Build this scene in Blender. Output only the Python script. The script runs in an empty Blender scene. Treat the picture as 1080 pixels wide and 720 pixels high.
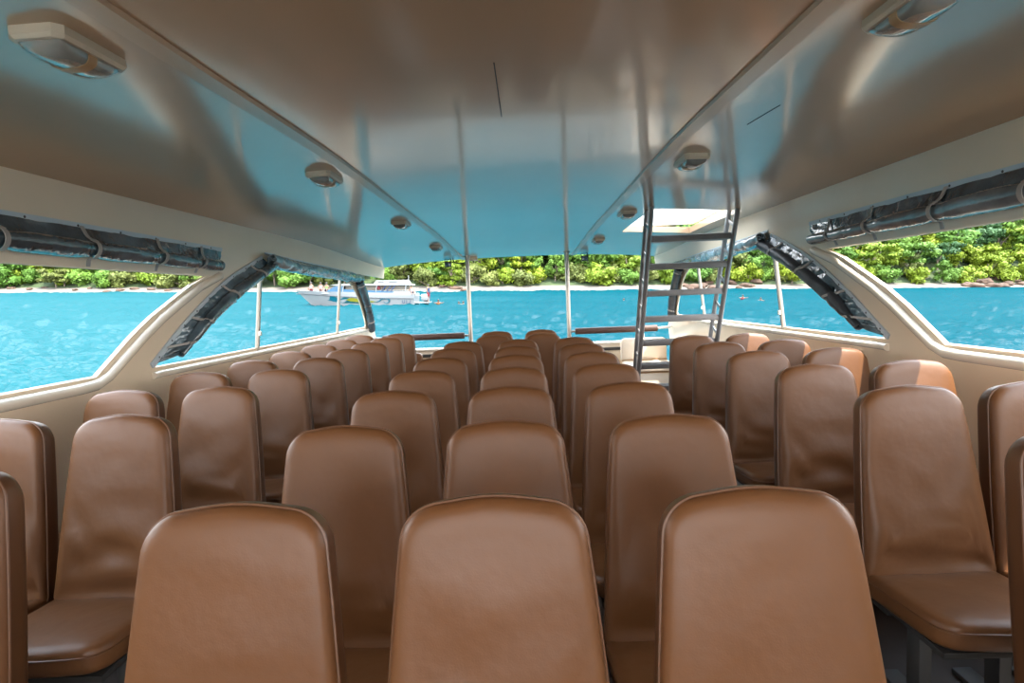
import bpy, bmesh, math, random
from mathutils import Vector, Matrix, noise
PI = math.pi
SC = bpy.context.scene
COL = SC.collection
V = Vector
random.seed(7)

# ------------------------------------------------------------------ camera, sky, sun, exposure
CAM = V((0.085, 0.0, 1.53))                    # boat frame: x to starboard of the picture, y aft, z up, floor z=0
R = Matrix(((0.9988888742247205, 0.022531322827738544, -0.04139271000674826),
            (0.039505109789145135, 0.07860237355365138, 0.9961229909866953),
            (0.025697533940402115, -0.9966513966093482, 0.0776249340483933)))
cam_d = bpy.data.cameras.new('camera'); cam = bpy.data.objects.new('camera', cam_d); COL.objects.link(cam)
cam_d.lens = 20.0; cam_d.sensor_width = 36.0; cam_d.clip_start = 0.05; cam_d.clip_end = 2000
cam.matrix_world = Matrix.Translation(CAM) @ R.transposed().to_4x4()
SC.camera = cam
SC.view_settings.view_transform = 'Standard'; SC.view_settings.look = 'None'
SC.view_settings.gamma = 1.0; SC.view_settings.use_curve_mapping = False
SC.view_settings.exposure = 0.0

SKY_STRENGTH = 9.2
world = bpy.data.worlds.new('sky'); SC.world = world; world.use_nodes = True
wn = world.node_tree.nodes; wl = world.node_tree.links
bgn = wn['Background']
tc = wn.new('ShaderNodeTexCoord'); sx = wn.new('ShaderNodeSeparateXYZ'); rmp = wn.new('ShaderNodeValToRGB')
wl.new(tc.outputs['Generated'], sx.inputs[0]); wl.new(sx.outputs['Z'], rmp.inputs[0]); wl.new(rmp.outputs[0], bgn.inputs[0])
rmp.color_ramp.elements[0].position = 0.0; rmp.color_ramp.elements[0].color = (1.0, 0.98, 0.95, 1)
rmp.color_ramp.elements[1].position = 0.9; rmp.color_ramp.elements[1].color = (0.62, 0.80, 1.0, 1)
bgn.inputs[1].default_value = SKY_STRENGTH

sun_d = bpy.data.lights.new('sun', 'SUN'); sun = bpy.data.objects.new('sun', sun_d); COL.objects.link(sun)
sun_d.energy = 16.5; sun_d.angle = math.radians(0.7); sun_d.color = (1.0, 0.94, 0.84)
sun.rotation_euler = V((0.36, -0.27, 0.95)).to_track_quat('Z', 'Y').to_euler()

# outside world frame: the boat heels a little against the sea
EZ = V((0.0372, -0.0258, 0.9990)).normalized()
EY = (V((0, 1, 0)) - EZ * EZ.y).normalized()
EX = EY.cross(EZ)
SEA_H = 2.3
EO = CAM - EZ * SEA_H
ENV = Matrix(((EX.x, EY.x, EZ.x, EO.x), (EX.y, EY.y, EZ.y, EO.y), (EX.z, EY.z, EZ.z, EO.z), (0, 0, 0, 1)))
ENVI = ENV.inverted()

def env_dir(px, py):
    c = V(((px - 540) / 600.0, (360 - py) / 600.0, -1.0))
    d = R.transposed() @ c
    return ENVI.to_3x3() @ d
def env_at(px, py, y):                          # a place in the outside world at distance y seen in that direction
    d = env_dir(px, py); t = y / d.y
    return V((d.x * t, y, SEA_H + d.z * t))

# ------------------------------------------------------------------ helpers
def tag(o, label=None, cat=None, group=None, kind=None):
    if label: o['label'] = label
    if cat: o['category'] = cat
    if group: o['group'] = group
    if kind: o['kind'] = kind
    return o

def empty(name, loc=(0, 0, 0), rz=0.0, mat=None):
    o = bpy.data.objects.new(name, None); COL.objects.link(o)
    o.empty_display_size = 0.1
    if mat is not None: o.matrix_world = mat
    else:
        o.location = loc; o.rotation_euler = (0, 0, rz)
    return o

def copy_tree(o, parent=None):
    c = o.copy(); COL.objects.link(c)
    if parent is not None: c.parent = parent
    for ch in list(o.children): copy_tree(ch, c)
    return c

class MB:
    def __init__(s): s.bm = bmesh.new()
    def face(s, vs):
        try: return s.bm.faces.new(vs)
        except ValueError: return None
    def loft(s, rings, closed=True, cap0=True, cap1=True):
        rr = [[s.bm.verts.new(p) for p in r] for r in rings]
        n = len(rr[0])
        for a, b in zip(rr[:-1], rr[1:]):
            for i in range(n if closed else n - 1):
                j = (i + 1) % n
                s.face((a[i], a[j], b[j], b[i]))
        if closed and cap0: s.face(list(reversed(rr[0])))
        if closed and cap1: s.face(rr[-1])
        return rr
    def box(s, c, size, rot=None, bev=0.0):
        sub = bmesh.new()
        bmesh.ops.create_cube(sub, size=1.0)
        for v in sub.verts: v.co = V((v.co.x * size[0], v.co.y * size[1], v.co.z * size[2]))
        if bev > 0: bmesh.ops.bevel(sub, geom=list(sub.edges), offset=bev, segments=2, profile=0.6, affect='EDGES')
        m = Matrix.Translation(V(c)) @ (rot.to_4x4() if rot is not None else Matrix())
        s.merge(sub, m)
    def merge(s, sub, m=None):
        mp = {}
        for v in sub.verts: mp[v] = s.bm.verts.new((m @ v.co) if m is not None else v.co)
        for f in sub.faces: s.face([mp[v] for v in f.verts])
        sub.free()
    def tube(s, path, r, sides=10, closed=False, flat=None, up=None):
        path = [V(p) for p in path]; n = len(path)
        rings = []; prev = None
        for i, p in enumerate(path):
            if closed: t = path[(i + 1) % n] - path[i - 1]
            else: t = path[min(i + 1, n - 1)] - path[max(i - 1, 0)]
            t.normalize()
            if prev is None:
                a = V(up) if up is not None else (V((0, 0, 1)) if abs(t.z) < 0.9 else V((1, 0, 0)))
                nrm = (a - t * a.dot(t)).normalized()
            else:
                nrm = (prev - t * prev.dot(t)).normalized()
            prev = nrm; b = t.cross(nrm)
            rad = r(i / (n - 1) if n > 1 else 0) if callable(r) else r
            ra, rb = (rad, rad) if flat is None else (rad, rad * flat)
            rings.append([p + nrm * (ra * math.cos(2 * PI * k / sides)) + b * (rb * math.sin(2 * PI * k / sides)) for k in range(sides)])
        if closed:
            rr = [[s.bm.verts.new(p) for p in q] for q in rings]
            for i in range(n):
                a, b2 = rr[i], rr[(i + 1) % n]
                for k in range(sides):
                    j = (k + 1) % sides
                    s.face((a[k], a[j], b2[j], b2[k]))
        else: s.loft(rings)
        return rings
    def sphere(s, c, r, seg=12, ring=8, m=None):
        sub = bmesh.new(); bmesh.ops.create_uvsphere(sub, u_segments=seg, v_segments=ring, radius=1.0)
        rr = r if hasattr(r, '__len__') else (r, r, r)
        s.merge(sub, Matrix.Translation(V(c)) @ (m.to_4x4() if m is not None else Matrix()) @ Matrix.Diagonal((rr[0], rr[1], rr[2], 1)))
    def prism(s, pts, h0, h1, axis='z', m=None):
        def P(p, h):
            q = V((p[0], p[1], h)) if axis == 'z' else (V((p[0], h, p[1])) if axis == 'y' else V((h, p[0], p[1])))
            return m @ q if m is not None else q
        s.loft([[P(p, h0) for p in pts], [P(p, h1) for p in pts]])
    def build(s, name, mat, parent=None, smooth=True, angle=40):
        bmesh.ops.recalc_face_normals(s.bm, faces=list(s.bm.faces))
        me = bpy.data.meshes.new(name)
        if smooth:
            for f in s.bm.faces: f.smooth = True
            lim = math.radians(angle)
            for e in s.bm.edges:
                if len(e.link_faces) == 2 and e.calc_face_angle(0) > lim: e.smooth = False
        s.bm.to_mesh(me); s.bm.free()
        if mat is not None: me.materials.append(mat)
        o = bpy.data.objects.new(name, me); COL.objects.link(o)
        if parent is not None: o.parent = parent
        return o

def smoothstep(a, b, x):
    t = min(1, max(0, (x - a) / (b - a))); return t * t * (3 - 2 * t)
def catmull(pts, n=8):
    pts = [V(p) for p in pts]; out = []
    P = [pts[0] * 2 - pts[1]] + pts + [pts[-1] * 2 - pts[-2]]
    for i in range(1, len(P) - 2):
        for k in range(n):
            t = k / n; a, b, c, d = P[i - 1], P[i], P[i + 1], P[i + 2]
            out.append(0.5 * ((2 * b) + (c - a) * t + (2 * a - 5 * b + 4 * c - d) * t * t + (3 * b - a - 3 * c + d) * t ** 3))
    out.append(pts[-1]); return out

# ------------------------------------------------------------------ materials
def mat(name, col, rough=0.5, metal=0.0, spec=0.5, coat=0.0, coat_r=0.1, bump=None, var=None, **kw):
    m = bpy.data.materials.new(name); m.use_nodes = True
    nt = m.node_tree; b = nt.nodes['Principled BSDF']
    b.inputs['Base Color'].default_value = (*col, 1); b.inputs['Roughness'].default_value = rough
    b.inputs['Metallic'].default_value = metal; b.inputs['Specular IOR Level'].default_value = spec
    b.inputs['Coat Weight'].default_value = coat; b.inputs['Coat Roughness'].default_value = coat_r
    for k, v in kw.items(): b.inputs[k].default_value = v
    co = nt.nodes.new('ShaderNodeTexCoord')
    if var:                                      # (scale, amount[, detail]): gentle unevenness of the colour itself
        n = nt.nodes.new('ShaderNodeTexNoise'); n.inputs['Scale'].default_value = var[0]; n.inputs['Detail'].default_value = 4
        nt.links.new(co.outputs['Object'], n.inputs['Vector'])
        r = nt.nodes.new('ShaderNodeValToRGB'); nt.links.new(n.outputs['Fac'], r.inputs[0])
        lo = tuple(c * (1 - var[1]) for c in col); hi = tuple(min(1, c * (1 + var[1])) for c in col)
        r.color_ramp.elements[0].position = 0.3; r.color_ramp.elements[0].color = (*lo, 1)
        r.color_ramp.elements[1].position = 0.7; r.color_ramp.elements[1].color = (*hi, 1)
        nt.links.new(r.outputs[0], b.inputs['Base Color'])
    prev = None
    for (sc, st, dist) in (bump or []):
        n = nt.nodes.new('ShaderNodeTexNoise'); n.inputs['Scale'].default_value = sc; n.inputs['Detail'].default_value = 3
        nt.links.new(co.outputs['Object'], n.inputs['Vector'])
        bp = nt.nodes.new('ShaderNodeBump'); bp.inputs['Strength'].default_value = st; bp.inputs['Distance'].default_value = dist
        nt.links.new(n.outputs['Fac'], bp.inputs['Height'])
        if prev: nt.links.new(prev.outputs[0], bp.inputs['Normal'])
        prev = bp
    if prev:
        nt.links.new(prev.outputs[0], b.inputs['Normal']); nt.links.new(prev.outputs[0], b.inputs['Coat Normal'])
    return m

M = {}
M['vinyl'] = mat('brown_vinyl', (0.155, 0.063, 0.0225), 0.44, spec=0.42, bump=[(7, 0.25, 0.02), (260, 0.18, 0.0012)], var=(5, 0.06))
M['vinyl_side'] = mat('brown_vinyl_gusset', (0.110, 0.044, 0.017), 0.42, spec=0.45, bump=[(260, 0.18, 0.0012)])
M['piping'] = mat('brown_piping', (0.14, 0.058, 0.024), 0.42)
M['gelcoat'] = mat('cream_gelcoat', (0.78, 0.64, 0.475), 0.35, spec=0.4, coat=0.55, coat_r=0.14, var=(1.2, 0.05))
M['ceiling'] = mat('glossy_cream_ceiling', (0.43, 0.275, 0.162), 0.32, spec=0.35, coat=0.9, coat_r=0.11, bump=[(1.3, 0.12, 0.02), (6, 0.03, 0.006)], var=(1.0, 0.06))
M['trim'] = mat('pale_cream_molding', (0.76, 0.67, 0.55), 0.22, coat=0.6, coat_r=0.08)
M['mullion'] = mat('beige_mullion', (0.4565, 0.3901, 0.3154), 0.3, coat=0.4)
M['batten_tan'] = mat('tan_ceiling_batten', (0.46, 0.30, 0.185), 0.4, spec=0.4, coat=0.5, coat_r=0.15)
M['floor'] = mat('dark_brown_deck', (0.045, 0.028, 0.02), 0.6, var=(3, 0.2))
M['white'] = mat('white_gelcoat', (0.85, 0.85, 0.83), 0.3)
M['cream_vinyl'] = mat('cream_vinyl', (0.80, 0.68, 0.54), 0.45, bump=[(9, 0.15, 0.02)])
M['steel'] = mat('brushed_steel', (0.38, 0.34, 0.30), 0.34, metal=1.0)
M['alu'] = mat('grey_aluminium', (0.34, 0.33, 0.33), 0.34, metal=0.6)
M['dark_alu'] = mat('dull_dark_aluminium', (0.10, 0.10, 0.10), 0.5, metal=0.5)
M['tread'] = mat('ribbed_grey_tread', (0.18, 0.17, 0.165), 0.55, metal=0.4, bump=[(90, 0.5, 0.004)])
M['plastic_strap'] = mat('grey_webbing', (0.36, 0.34, 0.32), 0.6)
M['curtain'] = mat('rolled_clear_vinyl', (0.065, 0.10, 0.125), 0.16, spec=0.8, coat=0.6, coat_r=0.05, bump=[(9, 0.5, 0.03), (34, 0.35, 0.01)], var=(6, 0.5))
M['curtain_silver'] = mat('crinkled_clear_vinyl', (0.20, 0.26, 0.29), 0.16, spec=0.8, coat=0.6, coat_r=0.05, bump=[(8, 0.7, 0.03), (26, 0.5, 0.012)], var=(9, 0.6))
M['curtain_mid'] = mat('silvery_rolled_vinyl', (0.15, 0.18, 0.20), 0.18, spec=0.8, coat=0.6, coat_r=0.05, bump=[(7, 0.4, 0.03), (24, 0.25, 0.01)], var=(6, 0.4))
M['curtain_dark'] = mat('dark_canvas_hem', (0.035, 0.040, 0.048), 0.45, bump=[(30, 0.3, 0.01)])
M['batten'] = mat('blue_grey_batten', (0.50, 0.57, 0.63), 0.35)
M['rivet'] = mat('dark_rivet', (0.05, 0.05, 0.06), 0.4, metal=0.6)
M['brown_pad'] = mat('brown_foam_sleeve', (0.0810, 0.0405, 0.0286), 0.6)
M['black'] = mat('black_plastic', (0.012, 0.012, 0.014), 0.4)
M['lens'] = mat('smoky_lens', (0.50, 0.52, 0.50), 0.08, coat=1.0, coat_r=0.03, **{'Transmission Weight': 0.6})
M['lamp_base'] = mat('lamp_housing', (0.55, 0.47, 0.36), 0.35)
M['lamp_band'] = mat('lamp_amber_band', (0.42, 0.25, 0.12), 0.4)
M['rubber'] = mat('dark_rubber', (0.03, 0.028, 0.026), 0.6)
M['skin'] = mat('skin', (0.1334, 0.0715, 0.0429), 0.5)
M['hair'] = mat('dark_hair', (0.02, 0.014, 0.01), 0.6)
M['orange'] = mat('orange_vest', (0.2001, 0.0667, 0.0095), 0.6)
M['red'] = mat('red_cloth', (0.1429, 0.0071, 0.0143), 0.6)
M['navy'] = mat('navy_cloth', (0.02, 0.035, 0.09), 0.6)
M['white_cloth'] = mat('white_cloth', (0.2001, 0.2001, 0.2001), 0.7)
M['lime_cloth'] = mat('lime_cloth', (0.1429, 0.1906, 0.0667), 0.7)
M['boat_white'] = mat('white_hull', (0.2001, 0.2048, 0.2097), 0.25)
M['boat_grey'] = mat('grey_rub_rail', (0.0572, 0.0595, 0.0643), 0.5)
M['boat_glass'] = mat('tinted_boat_glass', (0.03, 0.09, 0.16), 0.08, spec=0.8)
M['boat_beige'] = mat('beige_boat_interior', (0.1429, 0.1191, 0.0953), 0.6)  # even beige of the speedboat's cabin interior
M['cyan'] = mat('cyan_decal', (0.0000, 0.0810, 0.1191), 0.4)
M['teal'] = mat('teal_decal', (0.0000, 0.0476, 0.0572), 0.4)
M['yellow'] = mat('yellow_decal', (0.1620, 0.1525, 0.0047), 0.4)
M['blue'] = mat('blue_decal', (0.0143, 0.0476, 0.0953), 0.4)
M['sand'] = mat('pale_sand', (0.1144, 0.0977, 0.0786), 0.9, var=(0.25, 0.15))
M['soil'] = mat('undergrowth_soil', (0.035, 0.055, 0.018), 0.95, var=(0.3, 0.4))
M['rock'] = mat('reddish_rock', (0.0619, 0.0334, 0.0200), 0.85, bump=[(2, 0.6, 0.2)], var=(1.2, 0.4))
M['bark'] = mat('grey_bark', (0.13, 0.10, 0.075), 0.9)

def leaf_mat(name, c0, c1):
    m = bpy.data.materials.new(name); m.use_nodes = True; nt = m.node_tree; b = nt.nodes['Principled BSDF']
    b.inputs['Roughness'].default_value = 0.65; b.inputs['Specular IOR Level'].default_value = 0.25
    oi = nt.nodes.new('ShaderNodeObjectInfo'); co = nt.nodes.new('ShaderNodeTexCoord'); n = nt.nodes.new('ShaderNodeTexNoise')
    n.inputs['Scale'].default_value = 0.9; n.inputs['Detail'].default_value = 3
    nt.links.new(co.outputs['Object'], n.inputs['Vector'])
    ad = nt.nodes.new('ShaderNodeMath'); ad.operation = 'MULTIPLY_ADD'; ad.inputs[1].default_value = 0.55
    nt.links.new(oi.outputs['Random'], ad.inputs[0])
    m2 = nt.nodes.new('ShaderNodeMath'); m2.operation = 'MULTIPLY'; m2.inputs[1].default_value = 0.5
    nt.links.new(n.outputs['Fac'], m2.inputs[0]); nt.links.new(m2.outputs[0], ad.inputs[2])
    r = nt.nodes.new('ShaderNodeValToRGB'); nt.links.new(ad.outputs[0], r.inputs[0])
    r.color_ramp.elements[0].position = 0.1; r.color_ramp.elements[0].color = (*c0, 1)
    r.color_ramp.elements[1].position = 0.9; r.color_ramp.elements[1].color = (*c1, 1)
    nt.links.new(r.outputs[0], b.inputs['Base Color'])
    return m
LEAF = {
 'lime': leaf_mat('lime_leaves', (0.0730, 0.1255, 0.0065), (0.1623, 0.2029, 0.0097)),
 'green': leaf_mat('green_leaves', (0.0372, 0.0949, 0.0092), (0.0900, 0.1632, 0.0190)),
 'dark': leaf_mat('dark_green_leaves', (0.0126, 0.0421, 0.0126), (0.0316, 0.0788, 0.0231)),
 'olive': leaf_mat('pale_olive_leaves', (0.0658, 0.0841, 0.0175), (0.1279, 0.1462, 0.0329)),
 'dry': leaf_mat('dry_pinkish_leaves', (0.1055, 0.0773, 0.0406), (0.1623, 0.1217, 0.0649)),
}

def water_mat():
    m = bpy.data.materials.new('turquoise_sea'); m.use_nodes = True; nt = m.node_tree; L = nt.links; nt.nodes.remove(nt.nodes['Principled BSDF'])
    df = nt.nodes.new('ShaderNodeBsdfDiffuse'); gl = nt.nodes.new('ShaderNodeBsdfGlossy'); mx = nt.nodes.new('ShaderNodeMixShader')
    gl.inputs['Roughness'].default_value = 0.12; fr = nt.nodes.new('ShaderNodeFresnel'); fr.inputs['IOR'].default_value = 1.33
    fm = nt.nodes.new('ShaderNodeMath'); fm.operation = 'MULTIPLY'; fm.inputs[1].default_value = 0.115; L.new(fr.outputs[0], fm.inputs[0]); L.new(fm.outputs[0], mx.inputs[0])
    L.new(df.outputs[0], mx.inputs[1]); L.new(gl.outputs[0], mx.inputs[2]); L.new(mx.outputs[0], nt.nodes['Material Output'].inputs['Surface'])
    co = nt.nodes.new('ShaderNodeTexCoord')
    sep = nt.nodes.new('ShaderNodeSeparateXYZ'); L.new(co.outputs['Object'], sep.inputs[0])
    # paler left: shallows over sand plus sky sheen put into colour; deep turquoise elsewhere
    n1 = nt.nodes.new('ShaderNodeTexNoise'); n1.inputs['Scale'].default_value = 0.035; n1.inputs['Detail'].default_value = 4
    mp = nt.nodes.new('ShaderNodeMapping'); mp.inputs['Scale'].default_value = (1, 2.5, 1)
    L.new(co.outputs['Object'], mp.inputs[0]); L.new(mp.outputs[0], n1.inputs['Vector'])
    dv = nt.nodes.new('ShaderNodeMath'); dv.operation = 'DIVIDE'; 
    ab = nt.nodes.new('ShaderNodeMath'); ab.operation = 'MAXIMUM'; ab.inputs[1].default_value = 4.0
    L.new(sep.outputs['Y'], ab.inputs[0]); L.new(sep.outputs['X'], dv.inputs[0]); L.new(ab.outputs[0], dv.inputs[1])
    mr = nt.nodes.new('ShaderNodeMapRange'); mr.inputs['From Min'].default_value = 0.05; mr.inputs['From Max'].default_value = -0.75
    L.new(dv.outputs[0], mr.inputs['Value'])
    ad = nt.nodes.new('ShaderNodeMath'); ad.operation = 'MULTIPLY_ADD'; ad.inputs[1].default_value = 0.9; ad.inputs[2].default_value = -0.42
    L.new(n1.outputs['Fac'], ad.inputs[0])
    sm = nt.nodes.new('ShaderNodeMath'); sm.operation = 'ADD'; sm.use_clamp = True
    L.new(mr.outputs[0], sm.inputs[0]); L.new(ad.outputs[0], sm.inputs[1])
    r = nt.nodes.new('ShaderNodeValToRGB'); L.new(sm.outputs[0], r.inputs[0])
    r.color_ramp.elements[0].position = 0.0; r.color_ramp.elements[0].color = (0.0, 0.035, 0.047, 1)
    r.color_ramp.elements[1].position = 1.0; r.color_ramp.elements[1].color = (0.009, 0.058, 0.069, 1)
    L.new(r.outputs[0], df.inputs['Color'])
    prev = None
    for sc, st, ds in ((2.6, 1.0, 0.16), (7.0, 0.9, 0.05)):
        mpp = nt.nodes.new('ShaderNodeMapping'); mpp.inputs['Scale'].default_value = (0.6, 1.2, 1); mpp.inputs['Rotation'].default_value = (0, 0, 0.3)
        L.new(co.outputs['Object'], mpp.inputs[0])
        n = nt.nodes.new('ShaderNodeTexNoise'); n.inputs['Scale'].default_value = sc; n.inputs['Detail'].default_value = 4; n.inputs['Roughness'].default_value = 0.55
        L.new(mpp.outputs[0], n.inputs['Vector'])
        bp = nt.nodes.new('ShaderNodeBump'); bp.inputs['Strength'].default_value = st; bp.inputs['Distance'].default_value = ds
        L.new(n.outputs['Fac'], bp.inputs['Height'])
        if prev: L.new(prev.outputs[0], bp.inputs['Normal'])
        prev = bp
    L.new(prev.outputs[0], df.inputs['Normal']); L.new(prev.outputs[0], gl.inputs['Normal']); L.new(prev.outputs[0], fr.inputs['Normal'])
    return m
M['sea'] = water_mat()

# ------------------------------------------------------------------ boat cabin shell
Y0, Y1 = -2.0, 9.80
def wx(z, off=0.0): return 2.42 - 0.115 * (z - 1.15) - off
def W(side, y, z, off=0.0): return V((side * wx(z, off), y, z))
def edge_z(y): return 2.225 - 0.10 * smoothstep(6.0, 9.8, y)
def crown(y):
    pts = [(-2.0, 0.02), (1.2, 0.06), (3.3, 0.108), (6.0, 0.088), (9.8, 0.095)]
    for (a, b), (c, d) in zip(pts[:-1], pts[1:]):
        if y <= c: return b + (d - b) * smoothstep(a, c, y)
    return pts[-1][1]
def ceil_z(x, y):
    u = min(1.0, abs(x) / 2.31)
    return edge_z(y) + crown(y) * (1 - u ** 2.6)
HX0, HX1, HY0, HY1 = 1.31, 2.13, 5.42, 7.10        # roof hatch

def struct(o, name=None):
    o['kind'] = 'structure'; return o

def ceiling():
    xs = sorted(set([-2.31 + 4.62 * i / 36 for i in range(37)] + [HX0, HX1]))
    ys = sorted(set([Y0 + (Y1 - Y0) * i / 48 for i in range(49)] + [HY0, HY1]))
    mb = MB(); bm = mb.bm
    g = [[bm.verts.new((x, y, ceil_z(x, y))) for x in xs] for y in ys]
    t = [[bm.verts.new((x, y, ceil_z(x, y) + 0.07)) for x in xs] for y in ys]
    def hole(i, j): return xs[i] >= HX0 - 1e-6 and xs[i + 1] <= HX1 + 1e-6 and ys[j] >= HY0 - 1e-6 and ys[j + 1] <= HY1 + 1e-6
    for j in range(len(ys) - 1):
        for i in range(len(xs) - 1):
            if hole(i, j): continue
            bm.faces.new((g[j][i], g[j + 1][i], g[j + 1][i + 1], g[j][i + 1]))
            bm.faces.new((t[j][i], t[j][i + 1], t[j + 1][i + 1], t[j + 1][i]))
    be = [e for e in bm.edges if len(e.link_faces) == 1]
    pair = {}
    for j in range(len(ys)):
        for i in range(len(xs)): pair[g[j][i]] = t[j][i]
    for e in be:
        a, b = e.verts
        if a in pair and b in pair: bm.faces.new((a, b, pair[b], pair[a]))
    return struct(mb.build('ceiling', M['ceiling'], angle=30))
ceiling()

def floor():
    mb = MB(); mb.box((0, (Y0 + Y1) / 2, -0.05), (4.9, Y1 - Y0, 0.1)); return struct(mb.build('floor', M['floor'], smooth=False))
floor()

FRONT_HOLE = [(0.3, 1.165), (3.22, 1.165), (3.52, 1.386), (3.70, 1.497), (3.90, 1.597), (4.14, 1.715), (4.37, 1.795), (0.3, 1.795)]
AFT_HOLE = [(3.74, 1.155), (8.78, 1.155), (8.84, 1.20), (8.60, 1.44), (8.30, 1.66), (7.98, 1.80), (7.60, 1.865), (5.34, 1.90), (5.00, 1.84), (4.60, 1.69), (4.15, 1.46)]
OUTER = [(Y0, -0.08), (9.55, -0.08), (9.50, 0.95), (9.20, 1.22), (8.78, 1.62), (8.42, 1.88), (8.50, 1.955), (9.80, 1.94), (9.80, 2.13), (6.0, 2.235), (Y0, 2.235)]

def wall(side, name):
    cu = bpy.data.curves.new('c', 'CURVE'); cu.dimensions = '2D'; cu.fill_mode = 'BOTH'; cu.extrude = 0.005; cu.bevel_depth = 0.002; cu.bevel_resolution = 1
    for poly in (OUTER, FRONT_HOLE, AFT_HOLE):
        sp = cu.splines.new('POLY'); sp.points.add(len(poly) - 1); sp.use_cyclic_u = True
        for p, q in zip(sp.points, poly): p.co = (q[0], q[1], 0, 1)
    tmp = bpy.data.objects.new('tmp', cu); COL.objects.link(tmp)
    dg = bpy.context.evaluated_depsgraph_get(); dg.update()
    me = bpy.data.meshes.new_from_object(tmp.evaluated_get(dg))
    bpy.data.objects.remove(tmp)
    bm = bmesh.new(); bm.from_mesh(me); bmesh.ops.remove_doubles(bm, verts=list(bm.verts), dist=1e-5)
    # keep long faces following the lean: all vertices map linearly
    for v in bm.verts:
        y, z, w = v.co
        v.co = W(side, y, z, w - 0.007)       # inner face at off=0
    mb = MB(); mb.bm.free(); mb.bm = bm
    o = mb.build(name, M['gelcoat'], smooth=False)
    o.data.materials.clear(); o.data.materials.append(M['gelcoat'])
    return struct(o)
wall(-1, 'wall_left'); wall(1, 'wall_right')

def sweep_trim(side, path, w, d, name, sub=6):
    """a rounded molding swept along a (y,z) path on the wall face"""
    pts = [V((p[0], p[1], 0)) for p in path]
    rings = []
    for i, p in enumerate(pts):
        t = (pts[min(i + 1, len(pts) - 1)] - pts[max(i - 1, 0)]).normalized(); nrm = V((-t.y, t.x, 0))
        ring = []
        for k in range(9):
            a = PI * k / 8
            q = p + nrm * (w / 2 * math.cos(a)); ring.append(W(side, q.x, q.y, d * math.sin(a)))
        for k in range(2):
            q = p + nrm * (w / 2 * (-0.9 + 1.8 * k)); ring.append(W(side, q.x, q.y, -0.01))
        rings.append(ring)
    mb = MB(); mb.loft(rings); o = mb.build(name, M['trim'], angle=60)
    return struct(o)
def rnd(path, n=5):
    return [(p.x, p.y) for p in catmull([(a, b, 0) for a, b in path], n)]
tn = 1
for side in (-1, 1):
    fr = [(Y0, 1.115), (2.2, 1.115), (3.10, 1.115), (3.22, 1.12), (3.31, 1.155), (3.62, 1.372), (3.80, 1.482), (4.0, 1.583), (4.24, 1.70), (4.52, 1.795)]
    sweep_trim(side, fr, 0.065, 0.035, f'trim_{tn}'); tn += 1
    sweep_trim(side, [(3.72, 1.105), (3.78, 1.108), (6.0, 1.108), (8.8, 1.108), (9.05, 1.12)], 0.05, 0.035, f'trim_{tn}'); tn += 1

# windows: open frames with slim mullions
wnum = 1
for side, nm in ((-1, 'left'), (1, 'right')):
    wroot = empty(f'window_{wnum}', W(side, 6.3, 1.15, -0.03)); struct(wroot); wnum += 1
    inv = Matrix.Translation(-wroot.location)
    for my in (5.23, 7.50):
        mb = MB()
        ring = []
        for z in (1.13, 1.16, 1.5, 1.9):
            hw = 0.021
            ring.append([W(side, my - hw, z, -0.02), W(side, my + hw, z, -0.02), W(side, my + hw, z, -0.004), W(side, my + hw * 0.6, z, 0.008), W(side, my - hw * 0.6, z, 0.008), W(side, my - hw, z, -0.004)])
        mb.loft([[inv @ p for p in r] for r in ring])
        mu = mb.build('mullion', M['mullion'], wroot, angle=50)
        mb = MB(); mb.box(inv @ W(side, my + 0.0, 1.29, 0.014), (0.02, 0.03, 0.04), bev=0.004)
        mb.build('latch', M['trim'], mu)
    # inner lip round the aft opening
    lip = [p for p in AFT_HOLE]
    mb = MB(); mb.tube([inv @ W(side, a, b, -0.012) for a, b in rnd(lip + [lip[0]], 3)[:-1]], 0.009, 6, closed=True)
    mb.build('frame', M['gelcoat'], wroot)
for side in (-1, 1):
    wroot = empty(f'window_{wnum}', W(side, 2.2, 1.15, -0.03)); struct(wroot); wnum += 1
    inv = Matrix.Translation(-wroot.location)
    mb = MB(); mb.tube([inv @ W(side, a, b, -0.02) for a, b in FRONT_HOLE], 0.009, 6, closed=True)
    mb.build('frame', M['gelcoat'], wroot)

# ceiling battens
for k, sx_ in enumerate((-0.93, 0.93)):
    rings = []
    for i in range(61):
        y = Y0 + (Y1 - 0.02 - Y0) * i / 60
        rings.append([V((sx_ - 0.040, y, ceil_z(sx_ - 0.040, y) + 0.003)), V((sx_ - 0.034, y, ceil_z(sx_, y) - 0.013)), V((sx_ + 0.034, y, ceil_z(sx_, y) - 0.013)), V((sx_ + 0.040, y, ceil_z(sx_ + 0.040, y) + 0.003))])
    mb = MB(); mb.loft(rings); struct(mb.build(f'trim_{tn}', M['batten_tan'], angle=20)); tn += 1

# fine cracks in the ceiling panels
for a, b in (((1.185, 2.83), (1.208, 2.53)), ((0.014, 1.93), (0.014, 2.56))):
    mb = MB(); mb.tube([(a[0] + (b[0] - a[0]) * t, a[1] + (b[1] - a[1]) * t, ceil_z(a[0] + (b[0] - a[0]) * t, a[1] + (b[1] - a[1]) * t) - 0.0005) for t in (0, .25, .5, .75, 1)], 0.0022, 6)
    struct(mb.build(f'trim_{tn}', M['rubber'])); tn += 1

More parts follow.
